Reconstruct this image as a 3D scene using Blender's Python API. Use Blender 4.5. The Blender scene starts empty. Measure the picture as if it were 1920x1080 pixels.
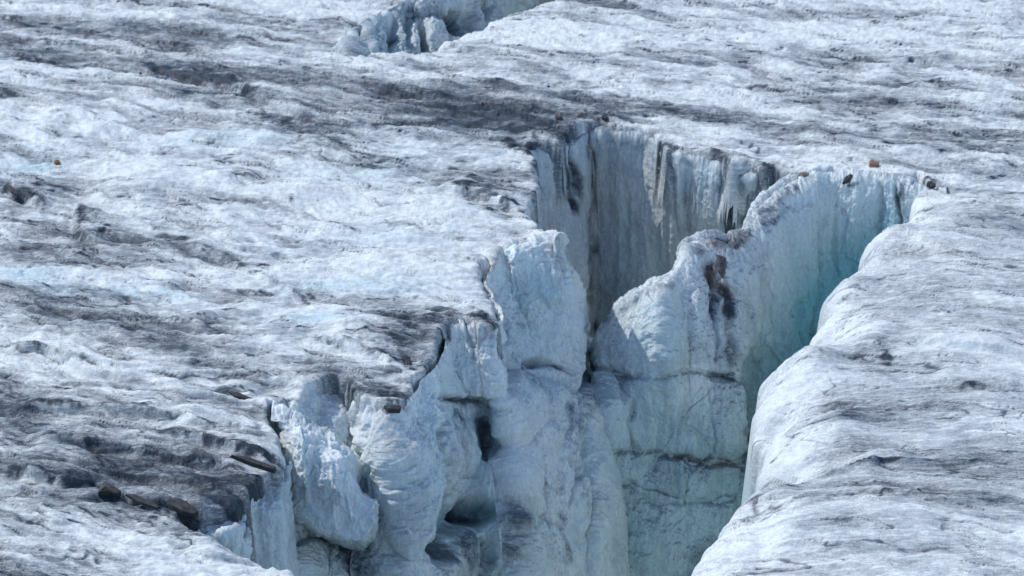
import bpy, math, random
import numpy as np
from mathutils import Vector

# ---------------------------------------------------------------- camera, sky, sun, exposure
C = bpy.context.scene.collection
scn = bpy.context.scene
PITCH = math.radians(25.0); TH = math.tan(math.radians(12.0)); CH = 20.0
cam_d = bpy.data.cameras.new('camera'); cam = bpy.data.objects.new('camera', cam_d); C.objects.link(cam)
cam.location = (0, 0, CH); cam.rotation_euler = (math.pi/2 - PITCH, 0, 0)
cam_d.sensor_width = 36; cam_d.lens = 18/TH; cam_d.clip_start = 1; cam_d.clip_end = 3000
cam_d.dof.use_dof = True; cam_d.dof.focus_distance = 39.0; cam_d.dof.aperture_fstop = 1.6
scn.camera = cam
SUN_EL = math.radians(51); SUN_AZ = math.radians(-66)      # azimuth from +Y (away from the camera) towards the left
w = bpy.data.worlds.new('World'); scn.world = w; w.use_nodes = True
nt = w.node_tree; sky = nt.nodes.new('ShaderNodeTexSky'); sky.sky_type = 'NISHITA'; sky.sun_disc = False
sky.sun_elevation = SUN_EL; sky.sun_rotation = SUN_AZ; sky.altitude = 2500
bg = nt.nodes['Background']; bg.inputs[1].default_value = 0.15; nt.links.new(sky.outputs[0], bg.inputs[0])
sd = bpy.data.lights.new('sun', 'SUN'); sd.energy = 2.15; sd.angle = math.radians(0.5); sd.color = (1.0, .98, .955)
sun = bpy.data.objects.new('sun', sd); C.objects.link(sun)
sdir = Vector((math.sin(SUN_AZ)*math.cos(SUN_EL), math.cos(SUN_AZ)*math.cos(SUN_EL), math.sin(SUN_EL)))
sun.rotation_euler = sdir.to_track_quat('Z', 'Y').to_euler()
scn.view_settings.view_transform = 'Standard'; scn.view_settings.look = 'None'
scn.view_settings.exposure = 0.58; scn.view_settings.gamma = 1
scn.cycles.max_bounces = 6; scn.cycles.diffuse_bounces = 5

# ---------------------------------------------------------------- numbers
CP, SP = math.cos(PITCH), math.sin(PITCH)
def ray(px, py):
    a = (np.asarray(px, float)-960)/960*TH; b = (540-np.asarray(py, float))/960*TH
    return a, CP + b*SP, -SP + b*CP
def on_z(px, py, z=0.0):
    dx, dy, dz = ray(px, py); t = (z-CH)/dz
    return np.stack([dx*t, dy*t, np.zeros_like(t)+z], -1)
def on_y(px, py, Y):
    dx, dy, dz = ray(px, py); t = Y/dy
    return np.stack([dx*t, dy*t, CH+dz*t], -1)
def to_px(P):
    x, y, z = P[..., 0], P[..., 1], P[..., 2]-CH
    f = y*CP - z*SP; u = y*SP + z*CP
    return 960 + x/f/TH*960, 540 - u/f/TH*960

rng = np.random.default_rng(7)
PERM = rng.permutation(256); PERM = np.concatenate([PERM, PERM, PERM]).astype(np.int32)
G = rng.normal(size=(256, 3)); G /= np.linalg.norm(G, axis=1)[:, None]; G = G.astype(np.float32)
def perlin(x, y, z):
    x = np.asarray(x, np.float32); y = np.asarray(y, np.float32); z = np.asarray(z, np.float32)
    x, y, z = np.broadcast_arrays(x, y, z)
    xi = np.floor(x).astype(np.int32); yi = np.floor(y).astype(np.int32); zi = np.floor(z).astype(np.int32)
    xf = x-xi; yf = y-yi; zf = z-zi
    u = xf*xf*xf*(xf*(xf*6-15)+10); v = yf*yf*yf*(yf*(yf*6-15)+10); t = zf*zf*zf*(zf*(zf*6-15)+10)
    r = 0
    for a in (0, 1):
        wa = u if a else 1-u
        for b in (0, 1):
            wb = v if b else 1-v
            for c in (0, 1):
                wc = t if c else 1-t
                h = PERM[PERM[PERM[(xi+a) & 255]+((yi+b) & 255)]+((zi+c) & 255)]
                g = G[h]
                r = r + wa*wb*wc*(g[..., 0]*(xf-a)+g[..., 1]*(yf-b)+g[..., 2]*(zf-c))
    return r*1.6
def fbm(x, y, z, o=4, gain=.5, ridged=False):
    s = 0; a = 1; n = 0
    for i in range(o):
        p = perlin(x+i*17.3, y-i*9.1, z+i*5.7)
        if ridged: p = 1-2*np.abs(p)
        s = s+a*p; n += a; a *= gain; x = x*2.03; y = y*2.03; z = z*2.03
    return s/n
def worley(x, y, z):
    x = np.asarray(x, np.float32); y = np.asarray(y, np.float32); z = np.asarray(z, np.float32)
    xi = np.floor(x).astype(np.int32); yi = np.floor(y).astype(np.int32); zi = np.floor(z).astype(np.int32)
    f1 = np.full(x.shape, 9., np.float32); f2 = f1.copy()
    for a in (-1, 0, 1):
        for b in (-1, 0, 1):
            for c in (-1, 0, 1):
                X, Y_, Z = xi+a, yi+b, zi+c
                h = PERM[PERM[PERM[X & 255]+(Y_ & 255)]+(Z & 255)]
                g = G[h]*.45+.5
                d = np.sqrt((X+g[..., 0]-x)**2+(Y_+g[..., 1]-y)**2+(Z+g[..., 2]-z)**2)
                f2 = np.minimum(f2, np.maximum(f1, d)); f1 = np.minimum(f1, d)
    return f1, f2
def facets(x, y, z, seed=0.):
    """chipped planes: each cell is a plane tilted its own way"""
    x = np.asarray(x+seed, np.float32); y = np.asarray(y, np.float32); z = np.asarray(z, np.float32)
    xi = np.floor(x).astype(np.int32); yi = np.floor(y).astype(np.int32); zi = np.floor(z).astype(np.int32)
    f1 = np.full(x.shape, 9., np.float32); o = np.zeros(x.shape, np.float32)
    for a in (-1, 0, 1):
        for b in (-1, 0, 1):
            for c in (-1, 0, 1):
                X, Y_, Z = xi+a, yi+b, zi+c
                h = PERM[PERM[PERM[X & 255]+(Y_ & 255)]+(Z & 255)]
                g = G[h]*.45+.5; k = G[(h+77) & 255]
                ex, ey, ez = x-X-g[..., 0], y-Y_-g[..., 1], z-Z-g[..., 2]; d = ex*ex+ey*ey+ez*ez
                m = d < f1; f1 = np.where(m, d, f1); o = np.where(m, k[..., 0]*ex+k[..., 1]*ey+k[..., 2]*ez+k[..., 1]*.35, o)
    return o
def sstep(a, b, x):
    t = np.clip((x-a)/(b-a), 0, 1); return t*t*(3-2*t)
def seg_dist(X, Y_, poly, closed=False):
    """distance to a polyline, index of the nearest segment, side (+ left of the travel direction), run along it 0..1"""
    P = np.asarray(poly, np.float32)
    if closed: P = np.vstack([P, P[:1]])
    best = np.full(X.shape, 1e9, np.float32); idx = np.zeros(X.shape, np.int32); side = np.zeros(X.shape, np.float32); run = np.zeros(X.shape, np.float32)
    L = np.sqrt(((P[1:]-P[:-1])**2).sum(1)); cum = np.concatenate([[0], np.cumsum(L)]); T = cum[-1]
    for i in range(len(P)-1):
        ax, ay = P[i]; bx, by = P[i+1]; ex, ey = bx-ax, by-ay; l2 = ex*ex+ey*ey+1e-12
        t = np.clip(((X-ax)*ex+(Y_-ay)*ey)/l2, 0, 1)
        dx = X-ax-t*ex; dy = Y_-ay-t*ey; d = dx*dx+dy*dy
        m = d < best
        best = np.where(m, d, best); idx = np.where(m, i, idx)
        side = np.where(m, ex*dy-ey*dx, side); run = np.where(m, (cum[i]+t*L[i])/T, run)
    return np.sqrt(best), idx, side, run
def inside(X, Y_, poly):
    P = np.asarray(poly, float); c = np.zeros(X.shape, bool)
    for i in range(len(P)):
        x1, y1 = P[i]; x2, y2 = P[i-1]
        if y1 == y2: continue
        m = ((y1 > Y_) != (y2 > Y_)) & (X < (x2-x1)*(Y_-y1)/(y2-y1)+x1)
        c ^= m
    return c
def smooth_poly(P, k=2):
    P = np.asarray(P, float)
    for _ in range(k):
        Q = np.empty((len(P)*2-2, P.shape[1])); Q[0::2] = P[:-1]*.75+P[1:]*.25; Q[1::2] = P[:-1]*.25+P[1:]*.75
        P = np.vstack([P[:1], Q[1:-1], P[-1:]])
    return P

# ---------------------------------------------------------------- mesh helpers
def grid_mesh(name, P, mat, attrs=None, mask=None, flip=False):
    n, m = P.shape[:2]
    idx = np.arange(n*m).reshape(n, m)
    q = np.stack([idx[:-1, :-1], idx[:-1, 1:], idx[1:, 1:], idx[1:, :-1]], -1)
    if flip: q = q[..., ::-1]
    q = q[mask] if mask is not None else q.reshape(-1, 4)
    V = P.reshape(-1, 3)
    used = np.zeros(len(V), bool); used[q.ravel()] = True
    re = np.cumsum(used)-1; V = V[used]; q = re[q]
    me = bpy.data.meshes.new(name)
    me.vertices.add(len(V)); me.vertices.foreach_set('co', V.astype(np.float32).ravel())
    me.loops.add(q.size); me.loops.foreach_set('vertex_index', q.astype(np.int32).ravel())
    me.polygons.add(len(q)); me.polygons.foreach_set('loop_start', np.arange(0, q.size, 4, dtype=np.int32))
    me.polygons.foreach_set('loop_total', np.full(len(q), 4, np.int32))
    me.polygons.foreach_set('use_smooth', np.ones(len(q), bool))
    for k, a in (attrs or {}).items():
        at = me.attributes.new(k, 'FLOAT', 'POINT'); at.data.foreach_set('value', a.reshape(-1)[used].astype(np.float32))
    me.update(calc_edges=True); me.validate()
    me.materials.append(mat)
    o = bpy.data.objects.new(name, me); C.objects.link(o)
    return o
def struct(o): o['kind'] = 'structure'; return o
def tag(o, label, cat, group=None):
    o['label'] = label; o['category'] = cat
    if group: o['group'] = group
    return o

# ---------------------------------------------------------------- materials
def N(nt, t, **k):
    n = nt.nodes.new(t)
    for a, b in k.items(): setattr(n, a, b)
    return n
def ice_material(name, clean, blue, dirt, grain=1.0, speck=.5, rough=.55, sss=0.0, streak=True):
    """ice: clean colour, blue ice and painted slot shade where the 'blue' attribute says so, grit and painted wall shade broken up by noise where 'dirt' says so"""
    m = bpy.data.materials.new(name); m.use_nodes = True; t = m.node_tree; L = t.links.new
    b = t.nodes['Principled BSDF']
    geo = N(t, 'ShaderNodeNewGeometry')
    def attr(k):
        a = N(t, 'ShaderNodeAttribute', attribute_name=k); return a.outputs['Fac']
    def math_(op, a, b_, c=None):
        n = N(t, 'ShaderNodeMath', operation=op)
        for i, v in enumerate((a, b_, c)):
            if v is None: continue
            if isinstance(v, (int, float)): n.inputs[i].default_value = v
            else: L(v, n.inputs[i])
        return n.outputs[0]
    def mixc(f, a, b_):
        n = N(t, 'ShaderNodeMix', data_type='RGBA')
        for s, v in ((n.inputs[0], f), (n.inputs[6], a), (n.inputs[7], b_)):
            if isinstance(v, (int, float)): s.default_value = v
            elif isinstance(v, tuple): s.default_value = (*v, 1)
            else: L(v, s)
        return n.outputs[2]
    def noise(scale, detail, rgh=.6, vec=None, dist=0):
        n = N(t, 'ShaderNodeTexNoise'); n.inputs['Scale'].default_value = scale; n.inputs['Detail'].default_value = detail
        n.inputs['Roughness'].default_value = rgh; n.inputs['Distortion'].default_value = dist
        L(vec or geo.outputs['Position'], n.inputs['Vector']); return n.outputs['Fac']
    mp = N(t, 'ShaderNodeMapping'); mp.inputs['Scale'].default_value = (.45, 1.0, 1.0); mp.inputs['Rotation'].default_value = (0, 0, .35)
    L(geo.outputs['Position'], mp.inputs['Vector'])
    n1 = noise(5, 6, .62, mp.outputs[0], .6); n2 = noise(26, 3, .7); n3 = noise(85, 2, .7, mp.outputs[0])
    # clean ice: slight tone change
    c0 = mixc(math_('MULTIPLY_ADD', n1, 1.6, -.3), tuple(v*.82 for v in clean), clean)
    c1 = mixc(attr('blue'), c0, blue)
    mp2 = N(t, 'ShaderNodeMapping'); mp2.inputs['Scale'].default_value = (.22, 1.5, 1.2) if streak else (1.4, 1.4, .3); mp2.inputs['Rotation'].default_value = (0, 0, .32 if streak else 0)
    L(geo.outputs['Position'], mp2.inputs['Vector'])
    n4 = noise(7, 5, .7, mp2.outputs[0], .3)
    rid = math_('SUBTRACT', .10, math_('ABSOLUTE', math_('SUBTRACT', n4, .5), None))        # thin lines where the noise crosses its middle
    rid = math_('MULTIPLY', math_('MAXIMUM', rid, 0.0), 4.0)
    g = math_('ADD', math_('MULTIPLY_ADD', math_('ADD', n2, n3), .75*grain, -.75*grain), math_('MULTIPLY_ADD', math_('ADD', n4, math_('MULTIPLY', rid, 2.2)), .42 if streak else .5, -.25 if streak else -.29))
    g2 = math_('MULTIPLY_ADD', n1, 1.0, -.5)
    d = math_('ADD', attr('dirt'), math_('ADD', math_('MULTIPLY', g, speck), math_('MULTIPLY', g2, .35)))
    cl = N(t, 'ShaderNodeClamp'); L(d, cl.inputs[0])
    warm = noise(.5, 3, .5)
    dc = mixc(math_('MULTIPLY_ADD', warm, 3, -1.1), dirt, tuple(a*b_ for a, b_ in zip(dirt, (1.12, 1.02, .98))))
    dc = mixc(attr('warm'), dc, (.26, .21, .175))
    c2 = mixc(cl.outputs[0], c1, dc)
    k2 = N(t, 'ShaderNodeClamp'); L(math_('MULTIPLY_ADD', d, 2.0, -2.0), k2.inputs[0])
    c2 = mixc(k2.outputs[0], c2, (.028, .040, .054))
    L(c2, b.inputs['Base Color'])
    b.inputs['Roughness'].default_value = rough; b.inputs['IOR'].default_value = 1.31
    if sss:
        b.inputs['Subsurface Weight'].default_value = sss; b.inputs['Subsurface Radius'].default_value = (.15, .45, .6); b.inputs['Subsurface Scale'].default_value = .35
    bp = N(t, 'ShaderNodeBump'); bp.inputs['Distance'].default_value = .03; bp.inputs['Strength'].default_value = .45*grain
    L(math_('ADD', math_('MULTIPLY', n2, .6), math_('ADD', math_('MULTIPLY', n3, .25), math_('MULTIPLY', n4, .8))), bp.inputs['Height']); L(bp.outputs[0], b.inputs['Normal'])
    return m
M_GROUND = ice_material('weathered_ice', (.77, .81, .79), (.33, .55, .60), (.14, .165, .185), speck=1.0)
M_WALL = ice_material('wall_ice', (.83, .88, .865), (.22, .48, .52), (.12, .155, .18), grain=1.0, speck=.5, rough=.32, streak=False, sss=.3)
def rock_material(name, c1, c2, rough=.7):
    m = bpy.data.materials.new(name); m.use_nodes = True; t = m.node_tree; b = t.nodes['Principled BSDF']
    n = N(t, 'ShaderNodeTexNoise'); n.inputs['Scale'].default_value = 9; n.inputs['Detail'].default_value = 6
    r = N(t, 'ShaderNodeValToRGB'); r.color_ramp.elements[0].color = (*c1, 1); r.color_ramp.elements[1].color = (*c2, 1)
    r.color_ramp.elements[0].position = .35; r.color_ramp.elements[1].position = .65
    g = N(t, 'ShaderNodeNewGeometry'); t.links.new(g.outputs['Position'], n.inputs['Vector'])
    t.links.new(n.outputs['Fac'], r.inputs[0]); t.links.new(r.outputs[0], b.inputs['Base Color']); b.inputs['Roughness'].default_value = rough
    bp = N(t, 'ShaderNodeBump'); bp.inputs['Distance'].default_value = .02; bp.inputs['Strength'].default_value = .6
    t.links.new(n.outputs['Fac'], bp.inputs['Height']); t.links.new(bp.outputs[0], b.inputs['Normal'])
    return m
M_SLATE = rock_material('dark_slate', (.015, .016, .018), (.042, .042, .043))
M_GRIT = rock_material('dark_grit', (.018, .024, .032), (.055, .066, .08))
M_RUST = rock_material('rusty_stone', (.13, .045, .022), (.24, .10, .05))
M_TAN = rock_material('tan_stone', (.16, .09, .05), (.34, .21, .13))
M_GREY = rock_material('grey_stone', (.06, .055, .055), (.16, .14, .13))

# ---------------------------------------------------------------- plan of the crevasses (traced rims on the ice surface)
# far rim, left to right; then the near slab's rim back down
FAR = [(175,922),(215,932),(262,940),(300,950),(335,962),(375,968),(408,962),(440,957),(462,940),(470,918),(498,893),(532,880),
       (530,852),(522,830),(508,800),(503,768),(530,757),(560,752),(585,738),(610,722),(640,712),(652,722),(668,748),(700,757),
       (722,770),(742,768),(765,745),(772,716),(797,702),(800,682),(818,668),(822,640),(842,612),(868,598),(900,612),(925,608),
       (936,600),(922,572),(905,530),(898,500),(918,478),(950,466),(962,456),(1010,447),(1050,450),(1040,441),(1018,436),
       (1008,420),(988,398),(998,375),(1012,350),(1006,322),(1002,300),(990,280),(1012,272),(1050,276),(1062,262),(1072,246),
       (1108,237),(1128,233),(1160,240),(1200,242),(1232,258),(1250,276),(1275,277),(1310,286),(1340,291),(1372,308),(1400,309),
       (1425,316),(1455,317),(1478,326),(1497,338),(1520,328),(1560,327),(1600,332),(1650,332),(1690,340),(1715,338),(1742,349),(1770,352)]
NEAR = [(1740,362),(1718,378),(1712,404),(1698,438),(1638,448),(1618,474),(1620,500),(1572,530),(1545,562),(1548,600),(1526,632),
        (1470,674),(1434,715),(1420,762),(1424,804),(1448,826),(1432,850),(1424,882),(1440,912),(1408,936),(1370,972),(1335,1015),
        (1305,1048),(1280,1082),(1240,1140),(1200,1250),(1150,1400)]
FRONT = [(720,1400),(640,1180),(572,1082),(530,1062),(490,1052),(450,1043),(418,1022),(380,1006),(352,1002),(343,985),(322,970),
         (300,962),(255,948),(205,937),(180,928)]
TOPN = [(1180,-90),(1100,-45),(1035,0),(985,10),(945,18),(925,30),(903,47),(868,55),(838,70),(812,84),(785,94),(740,97),(692,99)]
TOPF = [(668,94),(655,80),(650,58),(672,44),(690,34),(735,20),(760,4),(800,-6),(850,-30),(930,-70),(1060,-130)]
def plan(pts): return on_z(*np.asarray(pts, float).T)[:, :2]
nz = -.72*np.clip(np.arange(len(NEAR))/6., 0, 1)
PN = on_z(np.array(NEAR, float)[:, 0], np.array(NEAR, float)[:, 1], nz)[:, :2]
POLY1 = np.vstack([plan(FAR), PN, plan(FRONT)]); KIND1 = np.array([0]*len(FAR)+[1]*len(NEAR)+[2]*len(FRONT))
POLY2 = plan(TOPN+TOPF); KIND2 = np.array([1]*len(TOPN)+[0]*len(TOPF))

# dark grit bands and pockets on the surface: (polyline, width px across, strength)
GRIT = [
 ([(0,112),(30,108),(60,118),(120,125),(200,130)], 7, .9), ([(265,122),(300,135),(345,150),(400,165),(450,178)], 11, 1.25),
 ([(262,145),(330,150),(400,158),(470,180),(500,185)], 8, .9), ([(410,158),(430,165),(440,160)], 12, 1.0), ([(320,178),(380,182),(450,186)], 5, .8),
 ([(400,200),(450,205),(500,222),(580,235)], 6, .7), ([(450,215),(520,232),(600,240),(700,238),(780,240),(850,230),(920,240),(990,262),(1000,290)], 7, .75),
 ([(700,172),(760,178),(820,188),(850,192)], 5, .9), ([(780,200),(860,205),(930,210),(960,225)], 8, .9), ([(880,215),(930,222),(1000,218),(1050,225)], 8, .9),
 ([(930,235),(980,252),(1040,255)], 8, 1.15), ([(930,205),(980,220),(1010,240),(1060,262)], 7, .9), ([(1060,235),(1090,222),(1140,218),(1190,232)], 6, .8),
 ([(1010,290),(1040,262),(1062,300)], 5, .6), ([(950,270),(1000,300),(1005,330)], 6, 1.0),
 ([(0,168),(20,182)], 10, .8), ([(30,50),(80,55),(120,60)], 6, .6), ([(0,85),(50,80),(110,95)], 5, .45),
 ([(575,250),(600,262),(640,275),(650,290)], 9, .8), ([(680,300),(710,318)], 14, .7), ([(610,290),(570,300),(620,305)], 6, .4),
 ([(270,275),(310,270),(345,275)], 6, .55), ([(380,275),(410,270),(420,278)], 6, .6), ([(420,340),(460,342),(490,345)], 5, .9), ([(540,375),(560,386)], 5, .8),
 ([(610,410),(650,430),(690,445)], 6, .8), ([(820,350),(860,362),(910,385),(940,400)], 7, .85), ([(900,365),(950,378),(985,395)], 9, .9),
 ([(940,385),(985,405),(1010,425)], 7, .7), ([(870,345),(920,350),(960,345)], 5, .5), ([(750,420),(800,445),(880,450)], 6, .55),
 ([(0,345),(30,362),(60,375),(90,395)], 8, 1.0), ([(60,375),(80,350),(130,360)], 8, .7), ([(150,400),(155,440),(150,462)], 5, .8), ([(165,395),(190,405)], 6, .7),
 ([(280,430),(300,445),(345,452)], 5, .75), ([(390,465),(440,495),(490,520),(512,538)], 4, 1.0), ([(430,450),(470,455)], 4, .5),
 ([(512,538),(560,560),(590,578)], 3, .6), ([(570,555),(590,565)], 3, .8),
 ([(0,655),(40,662),(90,675)], 5, .8), ([(90,680),(150,692),(200,712)], 8, .5), ([(400,735),(450,742),(485,750)], 4, 1.1),
 ([(0,772),(60,775),(150,776),(230,785),(330,800)], 4, .9), ([(35,833),(100,834)], 4, 1.1), ([(110,838),(200,848)], 4, .6),
 ([(305,868),(380,872),(410,880),(470,892)], 4, 1.0), ([(380,815),(440,835),(500,850)], 8, .6), ([(400,818),(460,820),(500,828)], 6, .7), ([(290,822),(380,838),(450,862),(515,884)], 6, 1.1),
 ([(440,858),(515,880)], 5, 1.0), ([(0,890),(40,898),(100,912),(165,928)], 6, .9), ([(130,905),(160,920)], 10, .7), ([(370,900),(400,920),(440,950)], 8, .9), ([(380,938),(420,952),(450,955)], 10, .8),
 ([(215,965),(260,975),(300,985)], 5, .7), ([(0,945),(50,942)], 5, .7), ([(180,935),(215,955)], 5, .9), ([(270,985),(295,990)], 6, .7),
 ([(340,750),(420,750),(470,760)], 8, .45), ([(500,745),(560,762),(600,750)], 8, .6), ([(590,645),(620,660),(650,668)], 5, .9), ([(640,655),(700,672),(760,690)], 4, .7),
 ([(700,660),(730,680),(735,705),(700,712)], 8, .5), ([(710,740),(735,755),(750,765)], 10, .9), ([(720,600),(770,620),(800,640)], 8, .9), ([(735,640),(755,662),(772,690)], 6, 1.2),
 ([(800,600),(830,610),(840,590),(800,590)], 12, .6), ([(870,580),(910,590),(928,612)], 5, .9), ([(740,605),(800,610),(850,605)], 6, .6), ([(895,480),(900,520),(915,560)], 7, .6),
 ([(950,440),(1000,430),(1015,438)], 7, .8), ([(655,720),(680,745),(700,752)], 6, .6), ([(650,730),(700,720),(740,735)], 10, .4),
 ([(1170,95),(1270,110),(1400,130),(1500,145)], 7, .35), ([(1800,18),(1860,22),(1920,28)], 3, .8), ([(1490,155),(1520,150),(1600,155)], 3, .5), ([(1650,150),(1800,165)], 8, .35),
 ([(1560,100),(1650,120),(1760,165)], 6, .35), ([(1380,180),(1480,190),(1600,215)], 8, .35), ([(1100,170),(1250,215),(1400,240)], 14, .4), ([(1200,150),(1300,165)], 10, .3),
 ([(1240,262),(1260,272)], 6, .8), ([(1330,288),(1370,305)], 5, .7), ([(1400,305),(1440,314),(1480,322)], 4, .9), ([(1655,335),(1700,342),(1760,350)], 5, .9), ([(1560,335),(1600,340)], 4, .8),
 ([(1655,655),(1662,692)], 6, 1.1), ([(1660,620),(1640,660)], 6, .35), ([(1780,727),(1830,730)], 4, .8), ([(1830,728),(1880,745)], 6, .5), ([(1630,690),(1600,640),(1700,650)], 10, .3),
 ([(1560,740),(1600,755),(1570,780)], 12, .5), ([(1590,862),(1700,858),(1780,862),(1860,866)], 3, 1.0), ([(1500,878),(1560,868),(1620,860)], 4, .7), ([(1490,852),(1510,862),(1480,890)], 7, .9),
 ([(1400,940),(1500,930),(1600,933),(1700,940),(1800,945),(1920,955)], 10, .45), ([(1900,985),(1780,975),(1760,1010)], 5, .4), ([(1410,1035),(1440,1040)], 3, .9), ([(1520,1030),(1640,1020),(1700,1038),(1780,1040)], 4, .6),
 ([(1420,800),(1440,808),(1470,795),(1500,780)], 4, .8), ([(1560,600),(1590,560),(1640,540)], 8, .35), ([(1700,540),(1800,555),(1860,550)], 8, .3),
 ([(1650,760),(1720,745),(1800,760)], 20, .2), ([(1500,170),(1700,190)], 12, .25), ([(960,120),(1040,140),(1110,165)], 8, .35),
]
CLEAN = [ # white well-drained ice: (px, py, rx, ry, strength)
 (270,338,95,28,.5),(585,358,75,24,.45),(850,395,45,22,.45),(1030,70,150,22,.6),(1230,80,130,16,.35),(740,103,60,8,.5),(560,15,130,18,.35),(660,400,120,18,.25),(700,510,160,28,.35),
 (1440,78,60,12,.4),(1600,70,200,18,.3),(790,140,80,10,.15),(1500,830,40,60,.35),(1450,780,30,60,.4),(1500,700,60,60,.2),(1580,560,50,50,.35),(1850,655,90,12,.5),(1830,150,100,30,.2),(150,530,150,18,.3),(560,595,90,14,.4),(640,610,90,14,.3),
 (700,690,60,8,.4),(640,235,20,6,.3),(790,290,40,12,.4),(480,270,80,12,.3),(640,630,90,22,.3),(530,650,40,14,.4),(740,580,180,14,.2),(1740,390,150,18,.2),(250,985,120,20,.2),(1430,950,100,50,.15),(420,1010,60,14,.3),(900,140,120,8,.1)]
BLUE = [(60,310,60,20,.6),(40,520,80,18,.55),(160,550,120,12,.6),(320,560,60,10,.4),(590,610,70,12,.6),(600,545,90,12,.35),(650,330,120,20,.3),(700,450,120,25,.25),(180,625,60,10,.2),(430,270,200,20,.25),(820,300,120,30,.2),(480,470,90,14,.2),(740,540,120,18,.3)]

ZONE = [(250,60,420,45,.30),(450,170,380,60,.35),(850,190,280,45,.30),(1250,190,300,60,.12),(1650,200,350,90,.10),(150,760,300,90,.14),(420,850,200,60,.12),(300,900,250,40,.08),
 (1150,150,200,40,.15),(100,640,200,40,.15),(1750,940,250,90,.14),(800,610,90,40,.3),(1560,600,160,60,.12),(1560,760,150,50,.12),(470,320,500,120,-.12),(600,520,350,60,-.15),(1400,50,500,45,-.25),(560,20,220,20,-.3),(350,470,300,60,.08),(350,620,300,40,.1)]
def paint(px, py):
    """grit / clean / blue maps where (px, py) are the plan coordinates of the surface points"""
    dirt = np.zeros(px.shape, np.float32); blue = dirt.copy()
    wx = px + 14*perlin(px/70, py/22, .5) + 4*perlin(px/15, py/8, 2.5); wy = py + 6*perlin(px/60+9, py/25, 7.5) + 2.5*perlin(px/14, py/9, 12.5)
    STK = fbm(wx/34, wy/6.5, 3.3, 4, .6)
    for poly, wd, s in GRIT:
        P = np.asarray(poly, float); x0, y0 = P.min(0)-wd*8; x1, y1 = P.max(0)+wd*6
        m = (wx > x0) & (wx < x1) & (wy > y0) & (wy < y1)
        if not m.any(): continue
        d, _, _, run = seg_dist(wx[m].astype(np.float32), (wy[m]*2.2).astype(np.float32), P*[1, 2.2])
        tp = sstep(0, .12, run)*sstep(0, .12, 1-run)*.6+.4
        dirt[m] += s*tp*(np.exp(-(d/(wd*1.25))**2)*.74+np.exp(-(d/(wd*4))**2)*.17)*np.clip(.9+2.6*STK[m], .3, 2.0)
    for lst, arr, sg in ((CLEAN, dirt, -1), (BLUE, blue, 1)):
        for cx, cy, rx, ry, s in lst:
            r = ((wx-cx)/rx)**2+((wy-cy)/ry)**2
            arr += sg*s*(1.35 if sg < 0 else 1.0)*np.exp(-r*1.1)
    for cx, cy, rx, ry, s in ZONE:
        dirt += s*np.exp(-(((wx-cx)/rx)**2+((wy-cy)/ry)**2))
    return dirt, blue

def rel_h(x, y, px, py):
    """relief of the glacier surface, metres, and the natural dirtiness"""
    # foliation direction: streaks run away to the left, towards the camera on the right
    a = .30 + .10*np.sin(x*.12)
    s = x*np.cos(a)-y*np.sin(a)*-1*0 ; 
    U = x*math.cos(.32)-y*math.sin(.32); V = x*math.sin(.32)+y*math.cos(.32)
    V = V + .5*perlin(U*.18, V*.18, 3.1) + .16*perlin(U*.6, V*.9, 8.1) + .09*perlin(U*1.7, V*2.4, 18.1)
    big = .22*fbm(x*.16, y*.2, 1.7, 3)
    st1 = fbm(U*.5, V*1.7, 4.4, 6, .6)
    rd = fbm(U*.45, V*1.3, 9.9, 4, .5, True)
    fine = fbm(U*2.6, V*8.5, 2.2, 4, .62)
    zone = sstep(560, 760, py)*sstep(1300, 900, px)
    amp = (.25+.75*zone)*(.3+.7*sstep(-.15, .3, perlin(U*.25, V*.5, 21.)))
    t = V*1.05+.55*perlin(U*.22, V*.3, 33.)+.12*perlin(U*1.2, V*1.2, 35.)
    fr = t-np.floor(t); saw = np.where(fr < .1, fr/.1, 1-(fr-.1)/.9)
    lump = fbm(U*.8, V*1.8, 6.6, 4, .6); mid = fbm(U*1.8+2, V*5.5, 16.6, 3, .6)
    rd2 = fbm(U*.8, V*3.2, 71., 4, .55, True)
    h = big + .07*rd2 + .15*st1 + .07*(rd-.3) + .028*fine + .10*amp*saw + .13*lump + .05*mid
    nat = .33 + 1.35*fbm(U*.17, V*.95, 14.2, 6, .62) - .15*(rd-.2) + .95*fbm(U*.75, V*3.1, 24.2, 5, .62) + .5*(perlin(U*.09, V*.35, 61.))
    fl = fbm(U*1.6, V*9, 44.2, 3, .6); nat = nat + 1.0*sstep(.30, .42, fl)*sstep(-.1, .3, nat-.2)
    ln = 0
    for f_, o_ in ((1.0, 80.), (2.1, 95.)):
        p_ = perlin(U*.28*f_, V*1.7*f_, o_)+.10*perlin(U*2.2*f_, V*5*f_, o_+4)
        ln = ln + np.exp(-(p_/.022)**2)*sstep(.0, .25, perlin(U*.5*f_, V*.9*f_, o_+9))
    nat = nat + .75*ln; h = h - .03*ln
    rb = sstep(1300, 1500, px)*sstep(330, 420, py); nat = nat*(1-.5*rb) + .17*rb - .05*sstep(1000, 1400, px)
    nat = nat + .07*rb + .35*ln*rb; h = big + (h-big)*(1-.4*rb)
    nat = nat + amp*.5*sstep(.10, 0., fr) - .35*st1 - .25*lump
    return h, nat
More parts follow.
